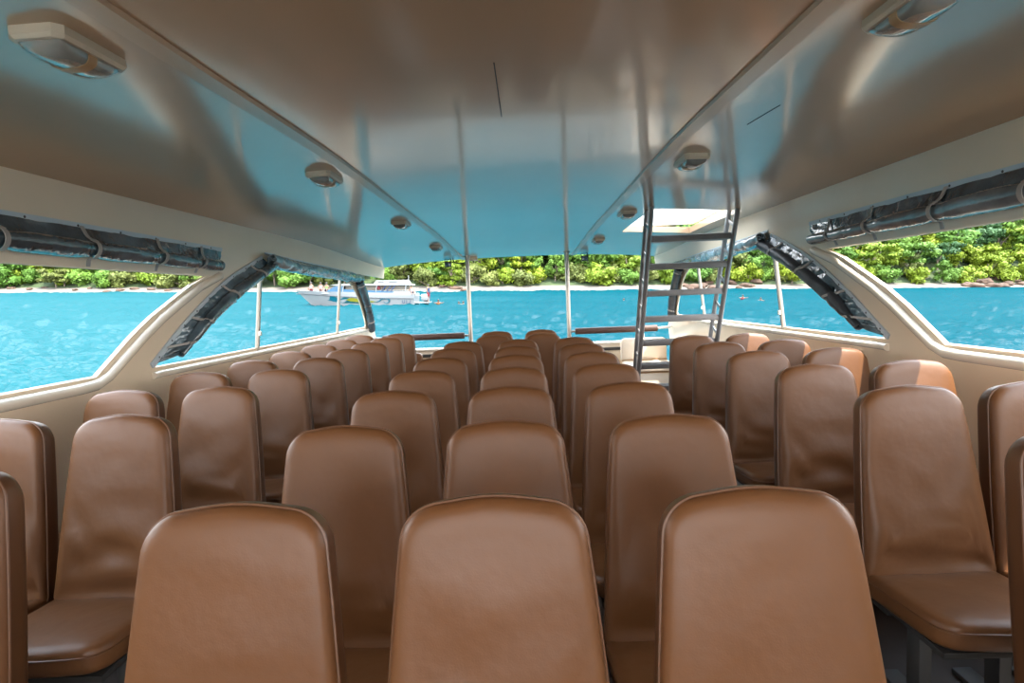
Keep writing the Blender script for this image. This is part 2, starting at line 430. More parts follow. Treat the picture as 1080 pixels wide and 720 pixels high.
# hatch coaming above the roof
hz = ceil_z(1.7, 6.2)
mb = MB()
for (cx, cy, sx1, sy1) in (((HX0 - 0.03), (HY0 + HY1) / 2, 0.06, HY1 - HY0 + 0.12), ((HX1 + 0.03), (HY0 + HY1) / 2, 0.06, HY1 - HY0 + 0.12), ((HX0 + HX1) / 2, HY0 - 0.03, HX1 - HX0, 0.06), ((HX0 + HX1) / 2, HY1 + 0.03, HX1 - HX0, 0.06)):
    mb.box((cx, cy, hz + 0.20), (sx1, sy1, 0.28), bev=0.012)
hc = mb.build('hatch_coaming', M['white']); tag(hc, 'white square coaming round the open roof hatch above the ladder', 'hatch')

# unseen forward bulkhead with windscreen opening, added to cut low front light
mb = MB()
for c, z in (((0, Y0 - 0.03, 0.5), (4.85, 0.06, 1.0)), ((0, Y0 - 0.03, 2.19), (4.7, 0.06, 0.16)), ((-2.2, Y0 - 0.03, 1.55), (0.3, 0.06, 1.12)), ((2.2, Y0 - 0.03, 1.55), (0.3, 0.06, 1.12))): mb.box(c, z, bev=0.01)
struct(mb.build('wall_front_light_block', M['gelcoat'], smooth=False))
# unseen white foredeck, added to bounce daylight into the cabin
mb = MB()
mb.loft([[V((-w, y, z)), V((w, y, z)), V((w, y, z - 0.1)), V((-w, y, z - 0.1))] for y, w, z in ((Y0 - 0.08, 2.42, 0.80), (Y0 - 2.0, 2.2, 0.82), (Y0 - 4.0, 1.4, 0.85), (Y0 - 5.2, 0.4, 0.9))])
struct(mb.build('floor_bounce_foredeck', M['white'], smooth=False))

# transom and aft low wall
mb = MB(); mb.box((0, 9.66, 0.34), (4.70, 0.20, 0.68), bev=0.015); mb.build('wall_aft', M['gelcoat'])['kind'] = 'structure'
mb = MB(); mb.box((0, 9.64, 0.70), (4.66, 0.26, 0.04), bev=0.012); struct(mb.build(f'trim_{tn}', M['trim'])); tn += 1
mb = MB(); mb.box((0, 9.535, 0.60), (4.5, 0.03, 0.05), bev=0.008); struct(mb.build(f'trim_{tn}', M['rubber'])); tn += 1

# ------------------------------------------------------------------ passenger seats
UP = V((0, 0.184, 0.983)); NF = V((0, -0.983, 0.184))
HB = 0.726
BASE_B = V((0, -0.131, 0.387))   # bottom of the back, centre of thickness

def back_outline(n=12):
    hb, ht, rc, rb = 0.246, 0.190, 0.088, 0.03
    pts = []
    def hw(h): return hb + (ht - hb) * (h / HB)
    def arc(cx, cy, r, a0, a1, k): return [(cx + r * math.cos(a0 + (a1 - a0) * i / k), cy + r * math.sin(a0 + (a1 - a0) * i / k)) for i in range(k + 1)]
    pts += arc(hw(0) - rb, rb, rb, -PI / 2, 0, 3)
    for i in range(1, 8):
        h = rb + (HB - rc - rb) * i / 8; pts.append((hw(h) + 0.004 * math.sin(PI * i / 8), h))
    pts += arc(ht - rc + 0.006, HB - rc, rc, 0.08, PI / 2 - 0.10, 9)
    for i in range(1, 6):
        x = (ht - rc) * (1 - 2 * i / 6) * 0.97; pts.append((x, HB + 0.012 * (1 - (x / (ht - rc)) ** 2)))
    left = [(-x, h) for x, h in reversed(pts[:4 + 7 + 10])]
    pts += left
    for i in range(1, 6): pts.append((-(hb - rb) + 2 * (hb - rb) * i / 6, 0.0))
    return pts
BO = back_outline()

def make_back(seed, parent):
    rng = random.Random(seed)
    T = 0.10
    prof = [(0.02, 0.048), (0.5, 0.048), (0.90, 0.048), (0.965, 0.044), (0.99, 0.034), (1.0, 0.018), (1.0, -0.012), (0.997, -0.026), (0.985, -0.037), (0.962, -0.045), (0.925, -0.050)] + [(0.88 - 0.84 * i / 21, -0.0525 - 0.0075 * (i / 21) ** 0.6) for i in range(22)]
    ch = HB * 0.5; off = V((seed * 7.1, seed * 3.3, 0))
    amp = 0.008 + 0.010 * rng.random()
    front, body = [], []
    rings = []
    for s, t in prof:
        ring = []
        for x, h in BO:
            xx, hh = x * s, ch + (h - ch) * s
            tt = t
            if t < -0.03:
                w = smoothstep(0.99, 0.8, s)
                tt += w * amp * (0.3 + 0.7 * smoothstep(0.58, 0.22, hh)) * noise.noise(V((xx * 5, hh * 7, 0)) + off)
                c = smoothstep(0.35, 0.05, hh)                       # pulled creases low on the back
                tt += w * c * 0.022 * noise.noise(V((xx * 5 + hh * 7, hh * 13, 3)) + off)
                e = smoothstep(0.07, 0.17, abs(xx))                  # tugs from the side seams
                tt += w * e * 0.013 * smoothstep(0.60, 0.35, hh) * noise.noise(V((xx * 3, hh * 15 - abs(xx) * 14, 7)) + off)
                tt += w * 0.026 * smoothstep(0.14, 0.01, hh)
                tt -= w * 0.008 * math.exp(-((hh - 0.24) / 0.09) ** 2)
            ring.append(BASE_B + V((xx, 0, 0)) + UP * hh - NF * tt)
        rings.append(ring)
    mb = MB(); mb.loft(rings)
    o = mb.build('backrest', M['vinyl'], parent, angle=75)
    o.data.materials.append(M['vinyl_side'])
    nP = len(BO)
    for f in o.data.polygons:                                           # gusset round the edge: same vinyl, coloured darker
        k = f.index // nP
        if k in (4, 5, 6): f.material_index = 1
    mb = MB()
    path = [BASE_B + V((x * 1.0, 0, 0)) + UP * (ch + (h - ch) * 1.0) - NF * (-0.020) for x, h in BO]
    mb.tube(path, 0.0042, 6, closed=True)
    mb.build('piping', M['piping'], o)
    return o

def cushion_outline():
    pts = []
    def arc(cx, cy, r, a0, a1, k): return [(cx + r * math.cos(a0 + (a1 - a0) * i / k), cy + r * math.sin(a0 + (a1 - a0) * i / k)) for i in range(k + 1)]
    # x, depth (0 at rear, 0.43 at the front)
    pts += arc(0.235 - 0.07, 0.42 - 0.07, 0.07, 0, PI / 2, 6)
    for i in range(1, 6): pts.append((0.165 - 0.33 * i / 6, 0.42 + 0.012 * math.sin(PI * i / 6)))
    pts += arc(-0.165, 0.35, 0.07, PI / 2, PI, 6)
    for i in range(1, 6): pts.append((-0.235 - 0.01 * i / 6, 0.35 - 0.33 * i / 6))
    pts += arc(-0.245 + 0.02, 0.02, 0.02, PI, 1.5 * PI, 2)
    for i in range(1, 6): pts.append((-0.225 + 0.45 * i / 6, 0.0))
    pts += arc(0.245 - 0.02, 0.02, 0.02, 1.5 * PI, 2 * PI, 2)
    for i in range(1, 6): pts.append((0.245 - 0.01 * i / 6, 0.02 + 0.33 * i / 6))
    return pts
CO = cushion_outline()

def make_cushion(seed, parent):
    off = V((seed * 5.7, 1.3, seed))
    prof = [(0.03, -0.05), (0.6, -0.05), (0.95, -0.048), (0.99, -0.038), (1.0, -0.02), (1.0, 0.012), (0.99, 0.028), (0.965, 0.038), (0.92, 0.044), (0.82, 0.047), (0.66, 0.049), (0.48, 0.05), (0.3, 0.05), (0.1, 0.05)]
    rings = []
    for s, t in prof:
        ring = []
        for x, d in CO:
            xx, dd = x * s, 0.21 + (d - 0.21) * s
            tt = t
            if t > 0.03:
                w = smoothstep(0.99, 0.8, s)
                tt += w * (0.005 * noise.noise(V((xx * 6, dd * 6, 0)) + off) - 0.016 * smoothstep(0.16, 0.02, dd))
            ring.append(V((xx, -0.08 - dd * 1.12, 0.378 + 0.03 * dd / 0.42 + tt)))
        rings.append(ring)
    mb = MB(); mb.loft(rings)
    o = mb.build('seat_cushion', M['vinyl'], parent, angle=75)
    mb = MB(); mb.tube([V((x, -0.08 - d * 1.12, 0.378 + 0.03 * d / 0.42 + 0.014)) for x, d in CO], 0.004, 6, closed=True)
    mb.build('piping', M['piping'], o)
    return o

def make_seat(seed):
    root = empty('passenger_seat')
    make_back(seed, root); make_cushion(seed, root)
    mb = MB(); mb.box((0, -0.31, 0.317), (0.40, 0.38, 0.022), bev=0.004)
    for sx2 in (-0.15, 0.15): mb.box((sx2, -0.16, 0.345), (0.03, 0.20, 0.06), rot=Matrix.Rotation(0.0, 3, 'X'))
    mb.build('seat_frame', M['rubber'], root)
    for sx2 in (-0.14, 0.14):
        mb = MB(); mb.box((sx2, -0.30, 0.160), (0.045, 0.07, 0.30), bev=0.008); mb.box((sx2, -0.30, 0.011), (0.075, 0.34, 0.022), bev=0.006)
        mb.build('leg', M['dark_alu'], root)
    return root

PROTO = [make_seat(s) for s in range(6)]
used = [False] * 6
ORD = ['first', 'second', 'third', 'fourth', 'fifth', 'sixth', 'seventh', 'eighth', 'ninth', 'tenth']
seat_n = 0
def put_seat(x, y, label, group):
    global seat_n
    k = (seat_n * 5 + seat_n // 3) % 6; seat_n += 1
    if not used[k]: o = PROTO[k]; used[k] = True
    else: o = copy_tree(PROTO[k])
    o.location = (x, y, 0); o.rotation_euler = (0, 0, random.uniform(-0.012, 0.012))
    tag(o, label, 'seat', group); return o
DX = 0.085
for r in range(7):
    y = 1.1788 + 0.73 * r
    for c, nm in enumerate(('left', 'centre', 'right')):
        put_seat(-0.085 + DX + (c - 1) * 0.546, y, f'brown vinyl seat in the middle block, {ORD[r]} row from the camera, {nm} of three', 'seats of the middle block')
for r in range(2):
    y = 1.1788 + 0.73 * (7 + r)
    for c, nm in ((-1, 'left'), (1, 'right')):
        put_seat(c * 0.275 - 0.01, y, f'brown vinyl seat, {nm} of the pair in the {"last" if r else "second-last"} middle row', 'seats of the middle block')
for r in range(-1, 8):
    y = 2.2722 + 0.73 * r
    put_seat(-1.6567 + DX, y, f'brown vinyl seat on the aisle of the left block, {ORD[r+1]} row from the camera', 'seats of the left block')
    if r >= 0:
        put_seat(-2.1824 + DX, y, f'brown vinyl seat against the left wall, {ORD[r]} from the camera', 'seats of the left block')
for r in range(-1, 5):
    y = 2.2813 + 0.73 * r
    put_seat(1.5012 + DX, y, f'brown vinyl seat on the aisle of the right block, {ORD[r+1]} row from the camera', 'seats of the right block')
    if r >= 0:
        put_seat(1.9966 + DX, y, f'brown vinyl seat against the right wall, {ORD[r]} from the camera', 'seats of the right block')
for k in range(6):
    if not used[k]:
        for ch in list(PROTO[k].children_recursive): bpy.data.objects.remove(ch)
        bpy.data.objects.remove(PROTO[k])

# ------------------------------------------------------------------ roll-up curtains
def curtain(side, batten, roll, rad, straps, name, label, crinkle, mat_sheet, mat_roll, nriv=0, batten_w=0.03, end_taper=None, bmat=None, seed=0, ribbon=True):
    """batten: (y,z) pts along the hem strip; roll: (y,z,off) pts along the rolled tube; same parameterisation"""
    b3 = catmull([V((p[0], p[1], 0)) for p in batten], 10); r3 = catmull([V(p) for p in roll], 10)
    def samp(P, t):
        f = t * (len(P) - 1); i = min(int(f), len(P) - 2); return P[i].lerp(P[i + 1], f - i)
    o0 = W(side, samp(b3, .5).x, samp(b3, .5).y)
    root = empty(name, o0); inv = -o0
    off = V((seed * 11.3, seed * 4.1, side * 9.0))
    N = 90
    # hem batten
    mb = MB(); rings = []
    for i in range(N + 1):
        t = i / N; p = samp(b3, t); q = samp(b3, min(1, t + 0.01)) - samp(b3, max(0, t - 0.01)); q.normalize(); n = V((-q.y, q.x, 0))
        if n.y < 0: n = -n
        a = p + n * batten_w / 2; c = p - n * batten_w / 2
        rings.append([inv + W(side, a.x, a.y, 0.002), inv + W(side, a.x, a.y, 0.014), inv + W(side, c.x, c.y, 0.014), inv + W(side, c.x, c.y, 0.002)])
    mb.loft(rings); bt = mb.build('batten', bmat or M['batten'], root, angle=30)
    if nriv:
        proto = None
        for i in range(nriv):
            t = (i + 0.5) / nriv; p = samp(b3, t); c = inv + W(side, p.x, p.y, 0.014)
            if proto is None:
                mb = MB(); mb.sphere((0, 0, 0), (0.004, 0.007, 0.007), 8, 6); proto = mb.build('rivet', M['rivet'], bt); proto.location = c
            else:
                d = proto.copy(); COL.objects.link(d); d.parent = bt; d.location = c
    # hanging sheet
    mb = MB(); rows = []
    K = 10
    for i in range(N + 1):
        t = i / N; p = samp(b3, t); q = samp(r3, t); row = []
        for k in range(K + 1):
            s = k / K
            y = p.x + (q.x - p.x) * s; z = p.y + (q.y - p.y) * s; f = 0.010 + (q.z - 0.010) * s
            w = math.sin(PI * s) ** 0.7
            f += w * crinkle * (noise.noise(V((t * 26, s * 2.0, 0)) + off) + 0.5 * noise.noise(V((t * 60, s * 4.0, 5)) + off))
            z += w * crinkle * 0.3 * noise.noise(V((t * 18, s * 3, 9)) + off)
            row.append(inv + W(side, y, z, max(0.006, f)))
        rows.append(row)
    mb.loft(rows, closed=False)
    # give it a back so it is not a single skin
    sh = mb.build('hanging_sheet', mat_sheet, root, angle=80)
    sd = sh.modifiers.new('thickness', 'SOLIDIFY'); sd.thickness = 0.003
    # roll
    mb = MB(); rings = []; S = 18
    def radius(t): return rad * (1.0 if end_taper is None else end_taper(t))
    for i in range(N + 1):
        t = i / N; c = samp(r3, t); d = samp(r3, min(1, t + 0.012)) - samp(r3, max(0, t - 0.012)); d.normalize()
        n = V((-d.y, d.x, 0)); n.normalize()
        pin = 1.0
        for st in straps: pin -= 0.16 * math.exp(-((t - st) / 0.018) ** 2)
        ring = []
        for k in range(S):
            a = 2 * PI * k / S
            rr = radius(t) * pin * (1 + 0.10 * math.sin(a * 2 + t * 9 + seed) * 0.6 + crinkle * 9 * noise.noise(V((t * 16, math.cos(a) * 1.2, math.sin(a) * 1.2)) + off))
            u = c + n * (rr * math.cos(a)); ring.append(inv + W(side, u.x, u.y, max(0.004, c.z + rr * math.sin(a))))
        rings.append(ring)
    # spiral hollow ends
    def inset(r, f):
        c = sum(r, V()) / len(r); return [c + (p - c) * f for p in r]
    e0 = [inset(rings[0], f) for f in (0.55, 0.8)]; e1 = [inset(rings[-1], f) for f in (0.8, 0.55)]
    dv0 = (sum(rings[3], V()) - sum(rings[0], V())) / S; dv1 = (sum(rings[-4], V()) - sum(rings[-1], V())) / S
    e0[0] = [p + dv0 for p in e0[0]]; e1[-1] = [p + dv1 for p in e1[-1]]
    mb.loft(e0 + rings + e1); mb.build('rolled_tube', mat_roll, root, angle=60)
    # straps
    for st in straps:
        p = samp(b3, st); c = samp(r3, st); rr = radius(st) * 0.92
        v = V((c.x - p.x, c.y - p.y, 0)); ln = v.length; v.normalize()
        path = [(p.x, p.y, 0.016)]
        m = p + v * (ln * 0.45); path.append((m.x, m.y, 0.5 * c.z + 0.016))
        for a in (70, 35, 0, -35, -70, -100):
            ar = math.radians(a); u = -math.sin(ar) * (rr + 0.006); 
            path.append((c.x + v.x * u, c.y + v.y * u, c.z + math.cos(ar) * (rr + 0.007)))
        u = rr + 0.045; path.append((c.x + v.x * u, c.y + v.y * u, max(0.012, c.z - rr * 0.3)))
        pw = [inv + W(side, a, b, f) for a, b, f in catmull(path, 3)]
        tang = samp(r3, min(1, st + 0.02)) - samp(r3, max(0, st - 0.02)); tang.normalize()
        tw = (W(side, tang.x, 1.5 + tang.y, 0) - W(side, 0, 1.5, 0)).normalized()
        mb = MB(); rings = []
        for i, q in enumerate(pw):
            tt = (pw[min(i + 1, len(pw) - 1)] - pw[max(i - 1, 0)]).normalized(); nn = tt.cross(tw).normalized()
            h = 0.013
            rings.append([q + tw * h + nn * 0.002, q - tw * h + nn * 0.002, q - tw * h - nn * 0.002, q + tw * h - nn * 0.002])
        mb.loft(rings); s1 = mb.build('strap', M['plastic_strap'], root, angle=30)
        mb = MB(); qv = pw[min(6, len(pw) - 1)]; tt = (pw[7] - pw[5]).normalized(); nn = tt.cross(tw).normalized()
        rotm = Matrix((tw, tt, nn)).transposed()
        mb.box(qv, (0.034, 0.028, 0.010), rot=rotm, bev=0.003); mb.build('buckle', M['plastic_strap'], s1)
    tag(root, label, 'curtain', 'rolled clear curtains above the cabin windows')
    return root

# 4.60 -> parameter of a strap at y on the long front curtain
def tf(y): return (y - 0.4) / (4.60 - 0.4)
for side, nm in ((-1, 'left'), (1, 'right')):
    curtain(side, [(0.4, 2.015), (1.5, 2.015), (3.0, 2.012), (4.52, 2.0)],
            [(0.4, 1.885, 0.085), (1.5, 1.885, 0.085), (3.0, 1.882, 0.075), (4.42, 1.870, 0.055)], 0.060,
            [tf(y) for y in (0.9, 1.6, 2.15, 2.75, 3.27, 3.86, 4.33)], 'roll_up_curtain',
            f'long rolled clear plastic curtain strapped above the front {nm} window', 0.010, M['curtain'], M['curtain'] if side < 0 else M['curtain_mid'], nriv=14,
            end_taper=lambda t: 1.08 - 0.38 * t, seed=1 + side)
    curtain(side, [(3.70, 1.175), (4.12, 1.475), (4.62, 1.755), (5.22, 1.985)],
            [(3.96, 1.225, 0.04), (4.25, 1.435, 0.055), (4.71, 1.675, 0.06), (5.33, 1.915, 0.06)], 0.046,
            [0.12, 0.34, 0.62, 0.88], 'roll_up_curtain',
            f'dark rolled curtain slanting down the front edge of the {nm} aft window', 0.014, M['curtain'], M['curtain_dark'] if side > 0 else M['curtain'], nriv=9,
            end_taper=lambda t: (0.62 + 0.45 * smoothstep(0.0, 0.3, t)), batten_w=0.04, seed=4 + side)
    curtain(side, [(5.28, 2.03), (6.3, 2.0), (7.4, 1.975), (8.20, 1.945)],
            [(5.28, 1.972, 0.075), (5.9, 1.925, 0.075), (7.2, 1.90, 0.07), (8.22, 1.885, 0.06)], 0.066,
            [0.33, 0.62], 'roll_up_curtain',
            f'crumpled silvery rolled curtain along the top of the {nm} aft window', 0.016, M['curtain_silver'], M['curtain_silver'], nriv=0,
            end_taper=lambda t: 0.72 + 0.24 * smoothstep(0, 0.2, t) - 0.08 * t, batten_w=0.02, seed=8 + side)
    curtain(side, [(8.26, 1.92), (8.62, 1.70), (8.95, 1.43), (9.17, 1.20)],
            [(8.16, 1.84, 0.06), (8.46, 1.63, 0.065), (8.78, 1.36, 0.06), (9.00, 1.10, 0.06)], 0.058,
            [0.08, 0.5, 0.82], 'roll_up_curtain',
            f'short rolled curtain down the rear edge of the {nm} aft window', 0.010, M['curtain_silver'], M['curtain_dark'] if side > 0 else M['curtain'], batten_w=0.03, seed=12 + side)

# ------------------------------------------------------------------ ceiling lamps
def make_lamp():
    root = empty('ceiling_lamp')
    mb = MB()
    def rect(w, l, c, z): return [V((a, b, z)) for a, b in ((-w, -l + c), (-w + c, -l), (w - c, -l), (w, -l + c), (w, l - c), (w - c, l), (-w + c, l), (-w, l - c))]
    mb.loft([rect(.075, .135, .02, 0.03), rect(.075, .135, .02, -0.012), rect(.068, .128, .02, -0.022)]); mb.build('housing', M['lamp_base'], root, angle=25)
    mb = MB(); rings = []
    for i in range(13):
        u = -1 + 2 * i / 12; l = 0.115 * u; h = 0.034 * (1 - abs(u) ** 4) ** 0.6 + 0.002
        rings.append([V((0.058 * math.cos(a) , l, -0.020 - h * (math.sin(a) ** 0.6 if math.sin(a) > 0 else 0))) for a in [PI * k / 10 for k in range(11)]])
    mb.loft(rings); mb.build('lens', M['lens'], root, angle=60)
    mb = MB(); rings = []
    for l in (-0.016, 0.016):
        rings.append([V((0.0605 * math.cos(a), l, -0.020 - 0.0375 * (math.sin(a) ** 0.6 if math.sin(a) > 0 else 0))) for a in [PI * k / 10 for k in range(11)]])
    mb.loft(rings); mb.build('band', M['lamp_band'], root, angle=60)
    mb = MB(); mb.box((0.0, -0.006, 0.0), (0.02, 0.004, 0.006)); 
    mb.bm.free()
    return root
lp = make_lamp(); first = True
for r, (y, dn) in enumerate(((1.62, 'nearest the camera'), (3.52, 'second from the camera'), (5.62, 'third from the camera'), (7.80, 'farthest from the camera'))):
    for sx2, nm in ((-1.12, 'left'), (1.13, 'right')):
        o = lp if first else copy_tree(lp); first = False
        x = sx2 * (1.03 if r == 0 else 0.99 if r == 1 else 0.98)
        dzx = (ceil_z(x + 0.05, y) - ceil_z(x - 0.05, y)) / 0.1; dzy = (ceil_z(x, y + 0.05) - ceil_z(x, y - 0.05)) / 0.1
        o.location = (x, y, ceil_z(x, y) - 0.01)
        o.rotation_euler = (math.atan(dzy), -math.atan(dzx), 0)
        tag(o, f'boxy glass ceiling lamp, {nm} row, {dn}', 'lamp', 'ceiling lamps of the cabin')

# ------------------------------------------------------------------ ladder through the hatch
def ladder():
    LX0, LX1 = 1.275, 2.06
    A = V((0, 5.30, 2.30)); B = V((0, 6.42, 0.012)); d = (B - A).normalized(); back = V((0, -d.z, d.y)) * 1.0
    if back.y < 0: back = -back
    root = empty('roof_ladder', (1.67, 6.4, 0)); inv = -root.location
    tops = A - d * 0.55
    for x, nm in ((LX0, 'l'), (LX1, 'r')):
        mb = MB(); mb.tube([inv + V((x, 0, 0)) + tops, inv + V((x, 0, 0)) + B], 0.024, 12); rl = mb.build('rail', M['alu'], root)
        mb = MB(); bk = back * 0.20
        mb.tube([inv + V((x, 0, 0)) + tops + bk, inv + V((x, 0, 0)) + B + bk - d * 0.09], 0.022, 10); mb.build('rear_rail', M['alu'], root)
        for k, z in enumerate((2.05, 1.79, 1.53, 1.27, 1.01, 0.75, 0.49, 0.23)):
            t = (A.z - z) / -d.z; p = A + d * t + V((x, 0, 0))
            mb = MB(); q = p + back * 0.10; ang = math.atan2(back.z, back.y)
            mb.box(inv + q - d * 0.05, (0.012, 0.17, 0.028), rot=Matrix.Rotation(ang, 3, 'X'), bev=0.003); mb.build('bracket', M['alu'], root)
    for k, z in enumerate((2.02, 1.765, 1.505, 1.242, 0.99, 0.73, 0.47, 0.21)):
        t = (A.z - z) / -d.z; p = A + d * t
        mb = MB(); mb.box(inv + V(((LX0 + LX1) / 2, p.y + 0.075, z)), (LX1 - LX0 - 0.03, 0.17, 0.056), bev=0.008)
        for i in range(5): mb.box(inv + V(((LX0 + LX1) / 2, p.y + 0.015 + i * 0.03, z + 0.029)), (LX1 - LX0 - 0.05, 0.008, 0.006))
        mb.build('tread', M['tread'], root, angle=25)
    tag(root, 'grey metal ladder with ribbed treads leaning up into the roof hatch', 'ladder')
ladder()
mb = MB(); z0 = hz + 0.34
mb.tube([(1.95, HY1 - 0.3, z0 - 0.02), (1.95, HY1 - 0.3, z0 + 0.32), (2.04, HY1 - 1.1, z0 + 0.40), (2.10, HY1 - 1.2, z0 - 0.02)], 0.013, 8)
tag(mb.build('hatch_rail', M['alu']), 'thin dark grab rail standing on the rim of the roof hatch', 'rail')

# ------------------------------------------------------------------ aft posts, padded rails, benches, lights
for x, nm in ((-0.828, 'left'), (0.786, 'right')):
    root = empty('support_post', (x, 9.3, 0))
    mb = MB(); mb.tube([(0, 0, 0.01), (0, 0, ceil_z(x, 9.3) + 0.005)], 0.034, 16); mb.build('pole', M['steel'], root)
    mb = MB(); zt = ceil_z(x, 9.3); mb.tube([(0, 0, zt + 0.006), (0, 0, zt - 0.012)], 0.06, 16); mb.build('top_flange', M['steel'], root)
    mb = MB(); mb.tube([(0, 0, 0.0), (0, 0, 0.015)], 0.06, 16); mb.build('base_flange', M['steel'], root)
    tag(root, f'{nm} one of the two steel posts holding up the aft roof edge', 'post', 'aft roof posts')
for (xa, xb, xs_, nm, z) in ((-2.28, -0.93, -0.828, 'left', 0.935), (0.885, 2.22, 0.786, 'right', 0.932)):
    cx = (xa + xb) / 2; root = empty('padded_rail', (cx, 9.3, z))
    mb = MB(); mb.tube([(xa - cx, 0, 0), (xa - cx + 0.012, 0, 0), (xb - cx - 0.012, 0, 0), (xb - cx, 0, 0)], lambda t: 0.052 if 0.1 < t < 0.9 else 0.045, 16); mb.build('foam_sleeve', M['brown_pad'], root, angle=60)
    sgn = -1 if nm == 'left' else 1
    mb = MB(); mb.tube([(xs_ + sgn * 0.03 - cx, 0, 0), ((xb if sgn < 0 else xa) - cx, 0, 0)], 0.018, 10); mb.build('rail_end', M['steel'], root)
    mb = MB(); mb.tube([((xa if sgn < 0 else xb) - cx, 0, 0), (sgn * 2.42 - cx, -0.1, 0.02)], 0.02, 10); mb.build('rail_end', M['white'], root)
    tag(root, f'brown foam padded rail across the stern, {nm} of the {"left" if sgn<0 else "right"} post', 'rail', 'padded stern rails')

def bench(x0, x1, m, label, zt):
    cx = (x0 + x1) / 2; w = x1 - x0; root = empty('stern_bench', (cx, 8.85, 0))
    def pad(y, zc, dy, h, name, bev):
        mb = MB(); mb.box((0, y, zc), (w, dy, h), bev=bev); return mb.build(name, m, root, angle=50)
    pts = []
    mb = MB(); hw = w / 2; h0, h1, rc = 0.46, zt, 0.07
    o = [(-hw, h0)] + [(hw, h0)] + [(hw - rc + rc * math.cos(a), h1 - rc + rc * math.sin(a)) for a in [PI / 2 * i / 6 for i in range(7)]] + [(-hw + rc + rc * math.cos(a), h1 - rc + rc * math.sin(a)) for a in [PI / 2 + PI / 2 * i / 6 for i in range(7)]]
    cxm, czm = 0, (h0 + h1) / 2
    rings = []
    for s, y in ((0.96, 0.28), (1.0, 0.26), (1.0, 0.20), (0.985, 0.178), (0.94, 0.168), (0.5, 0.163)): rings.append([V((a * s, y, czm + (b - czm) * s)) for a, b in o])
    mb.loft(rings); mb.build('backrest', m, root, angle=50)
    pad(-0.12, 0.395, 0.56, 0.11, 'seat_cushion', 0.035)
    mb = MB(); mb.box((0, -0.10, 0.17), (w - 0.02, 0.50, 0.34), bev=0.012); mb.build('bench_base', m, root)
    mb = MB(); mb.box((0, -0.355, 0.325), (w - 0.02, 0.012, 0.025), bev=0.003); mb.build('trim_strip', M['lamp_band'], root)
    mb = MB(); mb.box((0, 0.17, 0.455), (w - 0.01, 0.05, 0.022), bev=0.004); mb.build('trim_strip', M['lamp_band'], root)
    tag(root, label, 'bench')
bench(1.58, 2.30, M['cream_vinyl'], 'cream padded stern bench seen behind the ladder', 0.80)
bench(-2.30, -1.60, M['vinyl'], 'brown stern bench at the rear of the left seats', 0.70)

def floodlight(x, y, label):
    z = ceil_z(x, y); root = empty('floodlight', (x, y, z))
    mb = MB(); rings = [[V((a * w, b, c)) for a, c in ((-1, zt), (1, zt), (1.15, zb), (-1.15, zb))] for w, b, zt, zb in ((0.038, 0.03, -0.06, -0.12), (0.048, 0.0, -0.055, -0.135), (0.048, -0.03, -0.055, -0.135))]
    mb.loft(rings); h = mb.build('housing', M['black'], root, smooth=False)
    mb = MB(); mb.box((0, -0.032, -0.096), (0.086, 0.004, 0.06), bev=0.002); mb.build('lens', M['boat_glass'], h)
    mb = MB(); mb.tube([(-0.055, 0, -0.09), (-0.055, 0, -0.012), (0.055, 0, -0.012), (0.055, 0, -0.09)], 0.007, 6); mb.build('bracket', M['black'], root)
    mb = MB(); mb.tube(catmull([(0.03, 0.01, -0.06), (0.05, 0, -0.02), (0.035, 0, 0.0)], 5), 0.006, 6); mb.build('cable', M['black'], root)
    tag(root, label, 'light', 'black floodlights under the aft roof edge'); return root
floodlight(-1.16, 9.45, 'small black floodlight hung left of the left steel post')
floodlight(1.09, 9.45, 'small black floodlight hung right of the right steel post')
root = empty('junction_box', (-0.74, 9.5, ceil_z(-0.74, 9.5)))
mb = MB(); mb.box((0, 0, -0.03), (0.13, 0.08, 0.06), bev=0.008); mb.build('housing', M['gelcoat'], root)
mb = MB(); mb.tube(catmull([(-0.06, 0, -0.03), (-0.14, -0.02, -0.085), (-0.26, -0.02, -0.09), (-0.33, 0, -0.06), (-0.345, 0, 0.0)], 6), 0.009, 8); mb.build('cable', M['black'], root)
mb = MB(); mb.tube([(0.0, 0, -0.058), (0.0, 0, -0.09)], 0.014, 8); mb.build('plug', M['black'], root)
tag(root, 'small beige junction box with drooping black cable beside the left post', 'junction box')
root = empty('antenna_rod', (2.06, 9.62, 0.72))
mb = MB(); mb.tube([(0, 0, 0.0), (0, 0, 1.38)], 0.010, 8); mb.build('rod', M['white'], root)
mb = MB(); mb.tube([(0, 0, -0.002), (0, 0, 0.05)], 0.025, 10); mb.build('socket', M['white'], root)
tag(root, 'thin white rod standing on the stern behind the ladder', 'rod')

# ------------------------------------------------------------------ outside: sea, shore
def env(o):
    o.matrix_world = ENV @ o.matrix_world; return o

